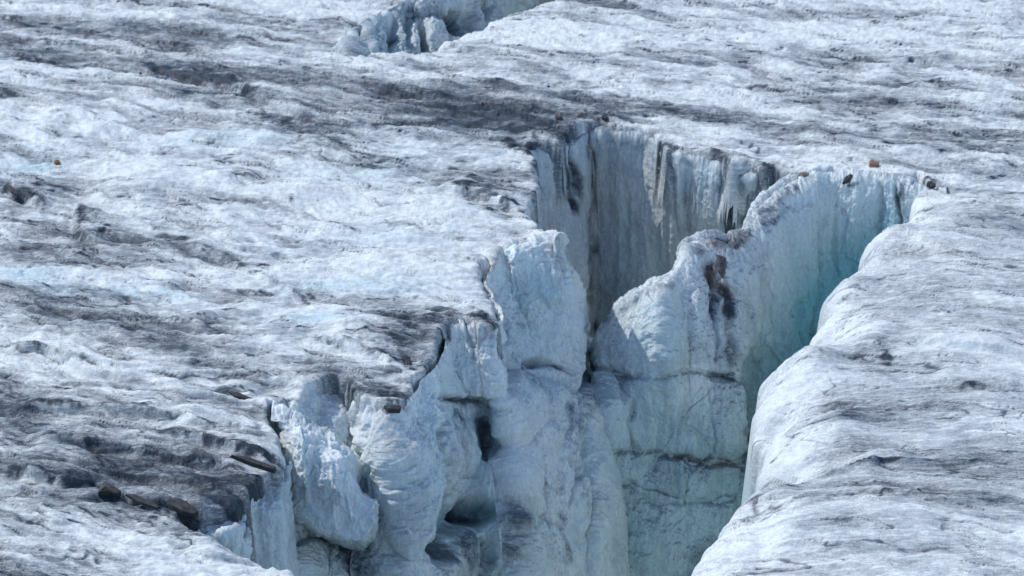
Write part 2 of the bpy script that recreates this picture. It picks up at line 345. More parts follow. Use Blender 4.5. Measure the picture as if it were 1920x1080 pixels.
MOUND = [(1480,990,60,30,.12),(1560,840,60,14,-.15),(1430,1000,30,60,-.1),(1665,430,45,24,.28),(1590,510,50,26,.30),(1515,665,70,38,.50),(1455,785,45,26,.2),(1425,905,70,32,.40),(1700,385,30,14,-.2),(1625,470,26,12,-.25),(1548,590,36,16,-.45),(1455,738,46,15,-.5),(1462,848,56,16,-.5),(1640,640,60,30,.15),(1590,960,220,60,.25),(1560,560,60,30,.15),(270,345,105,26,.22),(585,362,85,22,.16),(640,622,110,20,.13),(850,400,60,25,.15),(150,560,90,10,.07),(1780,665,130,40,.18),(1560,775,80,45,.2),(1640,610,60,60,.12),(820,160,150,10,.1),(760,300,60,16,.08),(430,520,70,10,.08),(300,400,80,12,.08),(1750,420,200,40,.2),(100,620,100,16,.06)]
SCARP = [([(1660,858),(1590,866),(1530,874),(1480,892),(1430,925)], .15),([(0,655),(90,675),(200,715),(260,740)], .14),([(0,778),(150,778),(330,800),(430,830)], .12),([(35,836),(200,848),(360,870),(470,895)], .12),
 ([(290,822),(380,840),(515,886)], .16),([(400,737),(485,752)], .10),([(0,893),(100,914),(170,928)], .16),([(380,465),(512,540),(590,580)], .10),([(590,645),(760,692)], .14),
 ([(270,128),(450,180),(600,240)], .12),([(1590,862),(1860,866)], .05),([(1500,880),(1620,862),(1700,858)], .06),([(1430,955),(1600,932),(1920,958)], .05),([(1520,1030),(1700,1036),(1800,1042)], .05),
 ([(1680,640),(1780,660),(1920,672)], .12),([(1740,710),(1830,728),(1920,738)], .08),([(700,172),(850,192)], .12),([(820,350),(985,400)], .14),([(0,345),(90,395)], .16),([(140,395),(150,465)], .12)]
def surface(X, Y_):
    px, py = to_px(np.stack([X, Y_, np.zeros_like(X)], -1))
    h, nat = rel_h(X, Y_, px, py)
    for cx, cy, rx, ry, s in MOUND:
        r = ((px-cx)/rx)**2+((py-cy)/ry)**2; h = h + s*np.exp(-r*1.4)
    for poly, A in SCARP:
        Q = plan(poly); lo = Q.min(0)-1.6; hi = Q.max(0)+1.6
        m = (X > lo[0]) & (X < hi[0]) & (Y_ > lo[1]) & (Y_ < hi[1])
        d, _, side, run = seg_dist(X[m].astype(np.float32)+.12*perlin(X[m]*1.3, Y_[m]*1.3, 5), Y_[m].astype(np.float32)+.12*perlin(X[m]*1.6, Y_[m]*2, 9), Q)
        tp = sstep(0, .2, run)*sstep(0, .2, 1-run); sd_ = d*np.sign(side)
        h[m] += A*tp*np.where(sd_ > 0, np.exp(-(d/.9)**2), np.exp(-(d/.05)**2)) - .35*A*tp*np.where(sd_ > 0, 0, np.exp(-((d-.1)/.16)**2))
    return h, nat, px, py
def ground_point(px, py):
    P = on_z(px, py); h = surface(P[None, 0:1], P[None, 1:2])[0]
    P2 = on_z(px, py, float(h[0, 0])*1.0); return P2

# ---------------------------------------------------------------- the glacier surface
def axis(a, b, step, lo, hi):
    core = list(np.arange(a, b+step, step)); s = step; l = []; v = a
    while v > lo: s *= 1.35; v -= s; l.append(max(v, lo))
    s = step; r = []; v = core[-1]
    while v < hi: s *= 1.35; v += s; r.append(min(v, hi))
    return np.array(l[::-1]+core+r)
ax = axis(-200, 2120, 2.0, -5200, 7200); ay = axis(-90, 1180, 1.45, -1380, 2600)
PX, PY = np.meshgrid(ax, ay)
P0 = on_z(PX, PY); X, Y_ = P0[..., 0].astype(np.float32), P0[..., 1].astype(np.float32)
H, NAT, qx, qy = surface(X, Y_)
H *= np.exp(-np.maximum(0, Y_-75)/60)
dirt, blue = paint(qx, qy)
jx = X+.07*perlin(X*2.2, Y_*2.2, 3.3)+.035*perlin(X*6, Y_*6, 4.3); jy = Y_+.10*perlin(X*2.2, Y_*2.2, 13.3)+.05*perlin(X*6, Y_*6, 14.3)
d1, i1, _, r1 = seg_dist(jx, jy, POLY1, True); in1 = inside(jx, jy, POLY1)
d2, i2, _, r2 = seg_dist(jx, jy, POLY2, True); in2 = inside(jx, jy, POLY2)
drop = np.zeros_like(X); keep = np.ones(X.shape, bool); rim = np.zeros_like(X)
def tips(poly, kind, run):
    Q = np.vstack([poly, poly[:1]]); L = np.concatenate([[0], np.cumsum(np.sqrt((np.diff(Q, axis=0)**2).sum(1)))]); n = len(poly); w_ = 1.
    for i in range(n):
        if (kind[i] == 0) != (kind[i-1] == 0):
            at = L[i] if kind[i] else L[i-1] if False else L[i]
            dd = np.abs(run*L[-1]-at); dd = np.minimum(dd, L[-1]-dd); w_ = w_*sstep(.0, 2.5, dd)
    return w_
for d, i, ins, kind, run, poly in ((d1, i1, in1, KIND1, r1, POLY1), (d2, i2, in2, KIND2, r2, POLY2)):
    k = kind[i]; s = np.where(ins, -d, d); tw = tips(poly, kind, run)
    R = np.where(k == 0, .13, .13+tw*np.where(k == 1, .18, .12)); sh = np.where(k == 0, .02, .02+tw*np.where(k == 1, .04, .04))
    s = s+sh
    u = np.clip(1-s/R, 0, 1)
    dr = R*(1-np.sqrt(np.clip(1-u*u, 0, 1))) + np.where(s < 0, -s*14, 0)
    dr += np.where(k == 1, (.80 if poly is POLY1 else .12)*tw*np.exp(-np.maximum(s, 0)/1.05), 0)
    drop = np.maximum(drop, dr); lim = np.where(k == 0, 1.6, 11.)
    keep &= ~((dr > lim) & ins)
    rim = np.maximum(rim, np.where(k == 1, np.exp(-np.maximum(s, 0)/.8), 0))
    FR = (k == 0)*np.exp(-np.maximum(s, 0)/.35)
    NAT = NAT + .28*FR*(perlin(X*1.2, Y_*1.2, 40)+.25)
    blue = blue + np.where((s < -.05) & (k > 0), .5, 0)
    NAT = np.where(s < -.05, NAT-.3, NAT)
H = H*np.clip(1-drop*.3, .3, 1)
P0[..., 2] = 0; GP = P0.copy(); GP[..., 2] = H-np.minimum(drop, 12)
tot = np.clip(NAT-.35*rim+dirt, -.1, 1.6)
kq = keep[:-1, :-1] & keep[1:, :-1] & keep[:-1, 1:] & keep[1:, 1:]
warm = sstep(.15, .7, perlin(X*.35, Y_*.5, 55.))*.0
struct(grid_mesh('glacier_surface', GP, M_GROUND, {'dirt': tot, 'blue': np.clip(blue, 0, 1), 'warm': warm}, kq, flip=True))

# ---------------------------------------------------------------- lofted ice faces
def hermite(K, t):
    """K: (n, ...) control values at 0..n-1, t: positions"""
    n = len(K); Tn = np.empty_like(K); Tn[1:-1] = (K[2:]-K[:-2])*.5; Tn[0] = K[1]-K[0]; Tn[-1] = K[-1]-K[-2]
    i = np.clip(np.floor(t).astype(int), 0, n-2); f = t-i; f = f.reshape(-1, *([1]*(K.ndim-1)))
    h1 = 2*f**3-3*f**2+1; h2 = f**3-2*f**2+f; h3 = -2*f**3+3*f**2; h4 = f**3-f**2
    return K[i]*h1+Tn[i]*h2+K[i+1]*h3+Tn[i+1]*h4
def dense(K, step):
    """positions along axis 0 spread evenly by size in the picture"""
    px, py = to_px(K); l = np.sqrt(np.diff(px, axis=0)**2+np.diff(py, axis=0)**2).max(axis=tuple(range(1, px.ndim)))
    l = np.maximum(l, 6); out = [np.linspace(i, i+1, max(2, int(l[i]/step)), endpoint=False) for i in range(len(l))]
    return np.concatenate(out+[[len(l)]])
def normals(P):
    du = np.gradient(P, axis=1); dv = np.gradient(P, axis=0); n = np.cross(du, dv); n /= np.linalg.norm(n, axis=-1, keepdims=True)+1e-9
    # face the camera side
    v = np.array([0, 0, CH])-P; s = np.sign((n*v).sum(-1).mean()); return n*s
def pill(px, py, L):
    o = np.zeros(px.shape)
    for cx, cy, rx, ry, a, *e in L:
        x = (px-cx)/rx; y = (py-cy)/ry; r = x*x+y*y if not e else np.abs(x)**e[0]+np.abs(y)**e[0]
        if a > 0: o = np.maximum(o, a*np.sqrt(np.clip(1-r, 0, 1))) if True else o
        else: o = o + a*np.exp(-r*1.3)
    return o
def hollows(px, py, L):
    o = np.zeros(px.shape)
    for cx, cy, rx, ry, a in L: o -= a*np.exp(-(((px-cx)/rx)**2+((py-cy)/ry)**2)**1.5)
    return o
def cracks(px, py, L):
    o = np.zeros(px.shape)
    for poly, wd, a in L:
        d, _, _, run = seg_dist(px.astype(np.float32), py.astype(np.float32), poly)
        o = np.maximum(o, a*np.exp(-(d/wd)**2)*(.4+.6*sstep(0, .1, run)*sstep(0, .1, 1-run)))
    return o
def loft(name, cols, mat=M_WALL, pillows=(), holes=(), crack=(), stain_shade=(), blues=(), warms=(), pleat=0., chip=.10, lumps=.2, cell=1.3, rough=.05, rowsub=1.3, flip=False, fade=(1, 1.5), dn=.7, dirt0=.12, topdirt=0.25, bluez=0.):
    K = np.array(cols, float).transpose(1, 0, 2)      # rows x cols x 3
    # refine rows then columns
    T = dense(K, rowsub); P = hermite(K, T); P = P.transpose(1, 0, 2)
    P = hermite(P, dense(P[:, ::8], rowsub)).transpose(1, 0, 2)
    px, py = to_px(P); n = normals(P)
    x, y, z = P[..., 0], P[..., 1], P[..., 2]
    wx = px+9*perlin(px/45, py/45, 1.1)+3*perlin(px/14, py/14, 6.1); wy = py+9*perlin(px/45, py/45, 21.1)+3*perlin(px/14, py/14, 26.1)
    D = .85*pill(px+16*perlin(px/55, py/55, 1.1), py+16*perlin(px/55, py/55, 21.1), pillows)*sstep(fade[0], fade[1], T)[:, None]+hollows(wx, wy, holes)
    cr = cracks(wx, wy, crack); D = D-.15*cr
    q = .25*perlin(x*1.1, y, z*1.1+3)
    D = D+chip*(facets(x*.9+q, y*.9, z*.6)+.42*facets(x*2.3+q, y*2.3, z*1.7, 9.)+.18*facets(x*6, y*6, z*5, 19.))
    if lumps:
        xx = x+.35*perlin(x*.9, y*.9, z*.9); zz = z+.35*perlin(x*.9, y*.9+7, z*.9)
        f1, f2 = worley(xx/cell, y/cell, zz/cell*.62)
        D = D+lumps*.6*(np.sqrt(np.clip(1-f1*f1*.9, 0, 1))-.5)*1.0
        f1b, _ = worley(xx/cell*2.7+5, y/cell*2.7, zz/cell*1.9)
        D = D+lumps*.32*(np.sqrt(np.clip(1-f1b*f1b*.9, 0, 1))-.5)
    D = D+rough*1.3*fbm(x*1.6, y*1.6, z*1.2, 5, .6)+rough*.5*fbm(x*7, y*7, z*6, 3, .6)
    pl = 0
    if pleat:
        w_ = x+.25*perlin(x*.5, z*.22, 2.)+.05*perlin(x*2, z*.6, 2.)
        pl = fbm(w_*1.05, y*.4, z*.09+3, 5, .55, True); D = D+pleat*(pl-.2)
    # taper: ends of the patch are inside the ice
    P2 = P+n*D[..., None]
    n2 = normals(P2); up = n2[..., 2]
    dirt = dirt0+dn*1.1*fbm(x*.55, y*.55, z*.40, 6, .62)+topdirt*sstep(.45, .85, up)+dn*.40*fbm(x*3.0, y*3.0, z*.3, 4, .65)
    dirt = dirt+1.25*cracks(wx, wy, stain_shade)*np.clip(.8+1.8*fbm(x*2.5, y*2.5, z*.7, 4, .6), .15, 1.8)+.25*np.clip(cr, 0, 1)  # painted strokes: wall grime, and shade of hollows and slots put into colour
    blue = .02+.4*fbm(x*.5, y*.5, z*.35+9, 3)+hollows(px, py, [(a, b, c, d, -e) for a, b, c, d, e in blues])+bluez*sstep(-1, -7, z)  # blue ice, with slot and hollow shade put in as deeper teal
    warm = np.clip(cracks(wx, wy, warms)+.12*sstep(.1, .6, perlin(x*.9, y*.9, z*.7+4)), 0, 1)
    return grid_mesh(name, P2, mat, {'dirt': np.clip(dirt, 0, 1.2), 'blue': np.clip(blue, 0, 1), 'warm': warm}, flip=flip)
def col(rimpt, pts, back=(0, .28, -.02), z1=-.3, fwd=.05):
    """a wall column: starts inside the ice under the rim, then down through (px, py, Y) points"""
    r = on_z(*rimpt)
    return [r+np.array([0, back[1], -.10]), r+np.array([0, -fwd, z1])]+[on_y(*p) for p in pts]

# back wall of the first crevasse
A = [col((975,300),[(985,400,50.4),(1000,500,50.0),(1015,640,49.4),(1030,900,48.2)]),
     col((1003,278),[(1010,400,50.2),(1025,500,49.8),(1045,640,49.2),(1060,900,47.8)]),
     col((1058,268),[(1062,400,50.4),(1072,500,50.0),(1078,640,49.3),(1085,900,48.0)]),
     col((1098,243),[(1096,400,50.9),(1103,500,50.4),(1098,640,49.6),(1090,900,48.3)]),
     col((1112,240),[(1116,400,51.8),(1114,500,51.4),(1108,640,50.8),(1104,900,49.6)]),
     col((1160,242),[(1160,400,51.5),(1155,500,51.2),(1150,620,50.6),(1145,900,49.6)]),
     col((1210,246),[(1208,400,51.1),(1205,500,50.8),(1200,620,50.2),(1195,900,49.2)]),
     col((1250,274),[(1255,400,50.2),(1252,500,50.1),(1250,620,49.7),(1245,900,48.9)]),
     col((1300,283),[(1305,400,49.9),(1302,500,49.9),(1300,620,49.5),(1295,900,48.7)]),
     col((1345,294),[(1345,380,49.5),(1345,450,49.5),(1345,620,49.3),(1345,900,48.5)]),
     col((1365,300),[(1363,380,49.5),(1363,450,49.5),(1362,620,49.4),(1362,900,48.8)]),
     col((1385,308),[(1390,380,49.2),(1390,450,49.2),(1390,620,49.1),(1390,900,48.6)]),
     col((1425,316),[(1425,380,49.3),(1425,450,49.4),(1425,620,49.3),(1425,900,48.7)]),
     col((1465,322),[(1465,380,48.7),(1465,450,48.8),(1465,620,48.8),(1465,900,48.4)]),
     col((1505,338),[(1508,380,48.8),(1508,450,48.9),(1508,620,48.8),(1508,900,48.4)])]
for c in A[7:]:
    for q in range(2, 6): c[q] = on_y(*to_px(c[q]), c[q][1]+.22*(c[1][2]-c[q][2]))
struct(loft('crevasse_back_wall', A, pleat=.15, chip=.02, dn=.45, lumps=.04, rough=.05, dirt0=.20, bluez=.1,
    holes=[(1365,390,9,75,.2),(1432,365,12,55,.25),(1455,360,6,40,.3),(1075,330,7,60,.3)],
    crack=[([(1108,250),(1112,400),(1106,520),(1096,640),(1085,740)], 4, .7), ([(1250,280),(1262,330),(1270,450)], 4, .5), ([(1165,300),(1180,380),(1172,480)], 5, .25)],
    stain_shade=[([(1050,265),(1052,310),(1065,350),(1085,400)], 7, .8), ([(1066,260),(1080,320),(1090,380)], 5, .8), ([(1010,340),(1000,400),(1010,430)], 5, .5), ([(1112,260),(1114,400),(1105,560)], 10, .35), ([(1240,262),(1255,300)], 9, .5),
            ([(1362,310),(1365,450)], 11, .9), ([(1440,320),(1425,410)], 14, .9), ([(1470,325),(1455,380)], 12, .7), ([(1395,310),(1390,420)], 6, .5), ([(1340,300),(1300,310),(1250,290)], 6, .3), ([(1280,330),(1300,420),(1310,500)], 7, .25), ([(1130,270),(1180,265),(1230,270)], 6, .25), ([(1110,600),(1140,640),(1120,680)], 12, .5)],  # strokes at the right-end slots are shade put into the colour
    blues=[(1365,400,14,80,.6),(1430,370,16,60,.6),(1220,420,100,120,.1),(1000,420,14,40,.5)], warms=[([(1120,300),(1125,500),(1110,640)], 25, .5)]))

# left wall, from the foreground corner round to the block
L = [col((490,800),[(500,880,37.4),(505,960,37.4),(510,1040,37.3),(515,1220,37)]),
     col((508,772),[(522,850,37.5),(532,930,37.4),(540,1020,37.3),(550,1220,37)]),
     col((560,752),[(566,830,38.1),(572,920,38.0),(580,1010,37.8),(590,1220,37.5)]),
     col((608,724),[(616,800,38.4),(620,900,38.3),(625,1000,38.1),(635,1220,37.6)]),
     col((648,718),[(660,790,38.7),(665,890,38.5),(670,990,38.3),(680,1220,37.8)]),
     col((695,756),[(708,830,37.9),(715,910,38.0),(722,1000,37.9),(735,1220,37.4)]),
     col((735,769),[(742,840,37.7),(752,930,37.7),(762,1020,37.6),(778,1220,37.2)]),
     col((770,728),[(782,800,38.5),(792,890,38.3),(802,980,38.2),(818,1220,37.7)]),
     col((797,702),[(812,780,39.0),(822,870,38.8),(830,960,38.7),(848,1220,38.1)]),
     col((818,668),[(826,770,40.5),(836,870,40.4),(848,960,40.2),(866,1220,39.4)]),
     col((842,615),[(850,760,41.1),(860,860,41.1),(872,960,40.7),(890,1220,39.8)]),
     col((890,608),[(900,750,41.3),(910,850,41.5),(920,950,41.0),(935,1220,40.0)]),
     col((930,604),[(938,740,41.5),(950,840,41.5),(962,940,41.1),(980,1220,40.2)]),
     col((905,525),[(950,680,43.2),(975,790,42.7),(990,900,42.1),(1010,1220,40.9)]),
     col((940,470),[(990,700,44.1),(1010,790,43.5),(1030,900,42.8),(1050,1220,41.6)]),
     col((1040,450),[(1055,700,44.8),(1065,790,44.3),(1080,900,43.4),(1100,1220,42.0)]),
     col((1052,452),[(1092,700,45.6),(1110,790,44.9),(1125,900,43.8),(1150,1220,42.4)]),
     col((1060,452),[(1120,700,47.6),(1160,790,46.6),(1180,900,45.2),(1200,1220,43.6)])]
for c in L[1:-1]:
    r = c[1]
    for q in range(2, 6):
        px_, py_ = to_px(c[q]); k_ = (r[2]-c[q][2]); c[q] = on_y(px_, py_, c[q][1]-.28*k_)
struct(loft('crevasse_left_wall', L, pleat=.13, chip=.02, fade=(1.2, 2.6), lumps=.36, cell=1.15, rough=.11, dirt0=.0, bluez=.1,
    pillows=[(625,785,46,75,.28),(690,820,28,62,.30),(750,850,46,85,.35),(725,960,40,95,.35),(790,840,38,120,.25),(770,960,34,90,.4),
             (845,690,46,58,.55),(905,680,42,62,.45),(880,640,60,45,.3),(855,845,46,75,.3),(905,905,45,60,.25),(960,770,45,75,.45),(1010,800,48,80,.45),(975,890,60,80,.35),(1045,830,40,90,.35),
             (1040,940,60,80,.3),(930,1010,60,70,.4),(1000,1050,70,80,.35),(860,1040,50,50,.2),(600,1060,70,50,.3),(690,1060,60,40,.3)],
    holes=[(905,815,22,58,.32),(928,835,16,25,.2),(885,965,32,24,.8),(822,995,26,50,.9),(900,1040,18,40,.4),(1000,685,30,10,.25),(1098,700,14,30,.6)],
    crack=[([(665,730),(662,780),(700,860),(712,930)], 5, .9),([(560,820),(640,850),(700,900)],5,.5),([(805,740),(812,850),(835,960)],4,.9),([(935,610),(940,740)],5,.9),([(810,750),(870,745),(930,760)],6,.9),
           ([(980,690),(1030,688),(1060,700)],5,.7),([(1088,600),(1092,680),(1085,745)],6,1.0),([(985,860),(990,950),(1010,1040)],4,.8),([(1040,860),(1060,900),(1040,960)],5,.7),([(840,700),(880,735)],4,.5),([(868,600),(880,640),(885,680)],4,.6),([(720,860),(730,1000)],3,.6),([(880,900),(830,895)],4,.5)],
    stain_shade=[([(820,745),(880,755),(930,770)],10,.5),([(895,780),(910,830),(898,880)],20,1.0),([(862,960),(905,965)],18,1.0),([(812,965),(825,1010),(840,1040)],20,1.0),([(850,900),(840,800),(860,770)],26,.35),([(620,1060),(700,1070),(560,1020)],40,.4),([(880,1010),(920,1060)],12,.7),([(1000,900),(1010,940)],16,.5),([(1090,770),(1060,850),(1075,950)],12,.35),([(960,930),(950,1060)],14,.4),([(1020,960),(1040,1070)],12,.4),([(850,1000),(900,1070)],30,.5),([(560,1010),(640,1045),(720,1075)],30,.6),  # dark over the hollows and pit bottom is shade put into colour
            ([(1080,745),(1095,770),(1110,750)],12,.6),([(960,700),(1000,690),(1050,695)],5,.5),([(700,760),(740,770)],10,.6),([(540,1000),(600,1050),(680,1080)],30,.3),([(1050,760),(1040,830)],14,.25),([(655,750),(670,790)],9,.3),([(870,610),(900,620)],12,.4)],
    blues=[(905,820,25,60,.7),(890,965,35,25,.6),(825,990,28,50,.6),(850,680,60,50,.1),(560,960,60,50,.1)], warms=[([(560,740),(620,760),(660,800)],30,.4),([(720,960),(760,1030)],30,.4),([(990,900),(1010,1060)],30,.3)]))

fx, fy = np.meshgrid(np.linspace(-6, 14, 160), np.linspace(30, 56, 160))
FP = np.stack([fx, fy, -9.3+.5*fbm(fx*.5, fy*.5, 3., 4)], -1)
struct(grid_mesh('crevasse_bounce_floor', FP, M_WALL, {'dirt': np.full(fx.shape, .15), 'blue': np.full(fx.shape, .1), 'warm': np.zeros(fx.shape)}))  # unseen floor, added to bounce light up the pit walls

# small front wall beside the slate slabs
S = [col((250,940),[(255,980,34.8),(260,1020,34.7),(265,1070,34.6),(270,1220,34.4)]),
     col((330,960),[(333,1000,34.3),(336,1040,34.2),(340,1090,34.2),(345,1220,34.1)]),
     col((375,968),[(376,1000,34.05),(378,1040,34.0),(380,1090,34.0),(384,1220,33.9)]),
     col((420,958),[(420,1000,34.0),(422,1040,34.0),(425,1090,33.9),(430,1220,33.8)]),
     col((456,944),[(458,990,34.35),(460,1040,34.3),(462,1090,34.3),(466,1220,34.2)]),
     col((470,915),[(474,970,34.9),(476,1030,34.85),(480,1090,34.8),(484,1220,34.6)]),
     col((500,892),[(505,960,35.1),(508,1030,35.0),(512,1090,34.9),(515,1220,34.7)]),
     col((530,882),[(534,960,35.4),(538,1030,35.3),(545,1090,35.2),(550,1220,35)]),
     col((536,866),[(541,960,36.4),(547,1030,36.3),(555,1090,36.2),(560,1220,36)])]
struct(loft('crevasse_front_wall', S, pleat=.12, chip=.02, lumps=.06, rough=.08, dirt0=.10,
    crack=[([(376,968),(376,1010)],2.5,.5),([(458,945),(462,1020)],4,.7)], stain_shade=[([(458,950),(462,1010)],8,.5),([(330,960),(380,966),(440,960)],4,.7),([(385,970),(400,990)],10,.2)],
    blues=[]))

# wall of the far crevasse
F = [col((628,92),[(632,110,57),(636,130,57),(640,160,57),(644,220,56.8)]),
     col((652,62),[(655,85,57.6),(655,110,57.4),(657,150,57.2),(660,230,57)]),
     col((690,36),[(692,60,59.5),(694,90,59.3),(696,140,59),(700,230,58.5)]),
     col((760,6),[(762,40,61),(764,80,60.7),(768,140,60.3),(772,230,60)]),
     col((830,-14),[(832,25,62),(836,70,61.6),(838,140,61.2),(842,230,61)]),
     col((930,-70),[(925,-10,64.5),(925,50,64.2),(925,120,64),(925,230,63.5)]),
     col((1060,-130),[(1060,-40,68),(1060,40,68),(1060,120,68),(1060,230,68)]),
     col((1230,-170),[(1230,-60,70),(1230,30,70),(1230,120,70),(1230,230,70)])]
for q in range(1, 6): F[0][q] = F[0][q]+np.array([0, .3, -.9])
for c in F:
    for q in range(2, 6): c[q] = on_y(*to_px(c[q]), c[q][1]-.45*(q-1))
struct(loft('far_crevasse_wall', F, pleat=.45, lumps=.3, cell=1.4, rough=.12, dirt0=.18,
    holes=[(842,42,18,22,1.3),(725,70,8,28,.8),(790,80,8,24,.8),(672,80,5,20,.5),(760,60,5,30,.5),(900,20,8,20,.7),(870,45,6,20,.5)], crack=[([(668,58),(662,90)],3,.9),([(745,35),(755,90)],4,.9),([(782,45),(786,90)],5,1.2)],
    stain_shade=[([(840,30),(850,60)],14,.7),([(720,60),(735,90)],8,.5),([(785,70),(790,95)],8,.6),([(760,20),(830,15)],10,.4)], blues=[(835,42,30,25,.6),(700,75,40,25,.2)]))  # strokes and teal over the hollows are shade put into colour

# ---------------------------------------------------------------- ice formations that stand as things of their own
def ridge(back, pts):
    """column of a free standing ridge: down behind, ridge, then (px, py, Y) points down the face"""
    r = on_y(*pts[0]); b = np.array(back, float)
    return [r+b+[0, .5, -7], r+b*.9+[0, .15, -.6]]+[on_y(*p) for p in pts]
D = [ridge((.5,1.2,-1.5),[(1116,668,46.0),(1112,690,46.2),(1108,715,46.3),(1098,745,45.7),(1092,850,44.8),(1092,990,44.2),(1098,1230,42.9)]),
     ridge((.3,.6,-.3),[(1114,655,46.1),(1114,668,46.0),(1112,700,46.0),(1096,752,44.6),(1092,860,44.4),(1095,990,43.8),(1100,1230,42.5)]),
     ridge((.2,.4,-.2),[(1124,634,45.7),(1128,652,45.5),(1132,700,45.2),(1130,770,44.3),(1130,870,44.1),(1132,990,43.6),(1138,1230,42.3)]),
     ridge((.1,.4,-.15),[(1150,602,45.6),(1155,628,45.3),(1160,700,45.0),(1162,780,44.3),(1165,870,44.1),(1166,990,43.6),(1170,1230,42.3)]),
     ridge((.1,.4,-.15),[(1182,562,45.5),(1188,590,45.2),(1196,690,44.7),(1200,780,44.4),(1203,870,44.15),(1204,990,43.6),(1208,1230,42.3)]),
     ridge((.1,.4,-.15),[(1235,540,45.5),(1240,562,45.0),(1245,680,44.4),(1248,780,44.5),(1250,870,44.25),(1250,990,43.7),(1252,1230,42.4)]),
     ridge((.1,.4,-.15),[(1262,516,45.8),(1270,545,45.5),(1275,680,44.9),(1278,780,44.6),(1278,870,44.3),(1278,990,43.75),(1280,1230,42.4)]),
     ridge((.1,.4,-.1),[(1292,466,46.3),(1300,500,45.9),(1305,680,45.0),(1306,780,44.7),(1306,870,44.4),(1304,990,43.8),(1304,1230,42.5)]),
     ridge((.1,.4,-.1),[(1328,456,46.5),(1332,500,46.0),(1338,680,45.2),(1340,780,44.8),(1340,870,44.5),(1338,990,43.9),(1335,1230,42.6)]),
     ridge((.1,.4,-.1),[(1362,460,46.7),(1366,500,46.1),(1370,680,45.3),(1372,780,44.9),(1372,870,44.6),(1370,990,44.0),(1362,1230,42.7)]),
     ridge((.1,.4,-.1),[(1385,450,46.9),(1392,490,46.4),(1388,680,45.5),(1388,780,45.2),(1386,870,44.9),(1382,990,44.3),(1372,1230,43.0)]),
     ridge((.1,.4,-.1),[(1400,436,47.1),(1420,480,46.8),(1402,680,46.5),(1398,780,46.3),(1394,870,46.1),(1390,990,45.6),(1380,1230,44.6)]),
     ridge((.05,.4,-.1),[(1412,408,47.5),(1450,445,47.1),(1440,680,46.7),(1430,780,46.5),(1425,870,46.3),(1415,990,45.8),(1400,1230,44.8)]),
     ridge((0,.4,-.1),[(1445,375,48.0),(1480,405,47.7),(1475,600,47.1),(1465,780,46.7),(1455,870,46.4),(1450,990,46),(1430,1230,45)]),
     ridge((0,.4,-.1),[(1490,344,48.5),(1520,374,48.1),(1515,560,47.6),(1505,740,47.1),(1495,870,46.7),(1490,990,46.3),(1480,1230,45.4)]),
     ridge((0,.5,-.2),[(1545,331,48.8),(1560,352,48.5),(1560,500,48.1),(1550,680,47.6),(1545,870,47.2),(1545,990,46.8),(1540,1230,46)]),
     ridge((0,.5,-.2),[(1610,335,48.7),(1615,345,48.4),(1615,480,48.1),(1612,620,47.7),(1610,870,47.2),(1610,990,46.8),(1610,1230,46)]),
     ridge((0,.5,-.2),[(1665,337,48.5),(1666,346,48.2),(1668,460,47.9),(1668,600,47.5),(1668,870,47),(1668,990,46.6),(1668,1230,46)]),
     ridge((0,.5,-.2),[(1705,342,48.3),(1706,352,48.0),(1712,450,47.7),(1712,600,47.4),(1712,870,47),(1712,990,46.6),(1712,1230,46)]),
     ridge((.2,.5,-.2),[(1775,356,47.9),(1776,366,47.5),(1778,450,47.3),(1778,600,47.1),(1778,870,46.8),(1778,990,46.5),(1778,1230,46)])]
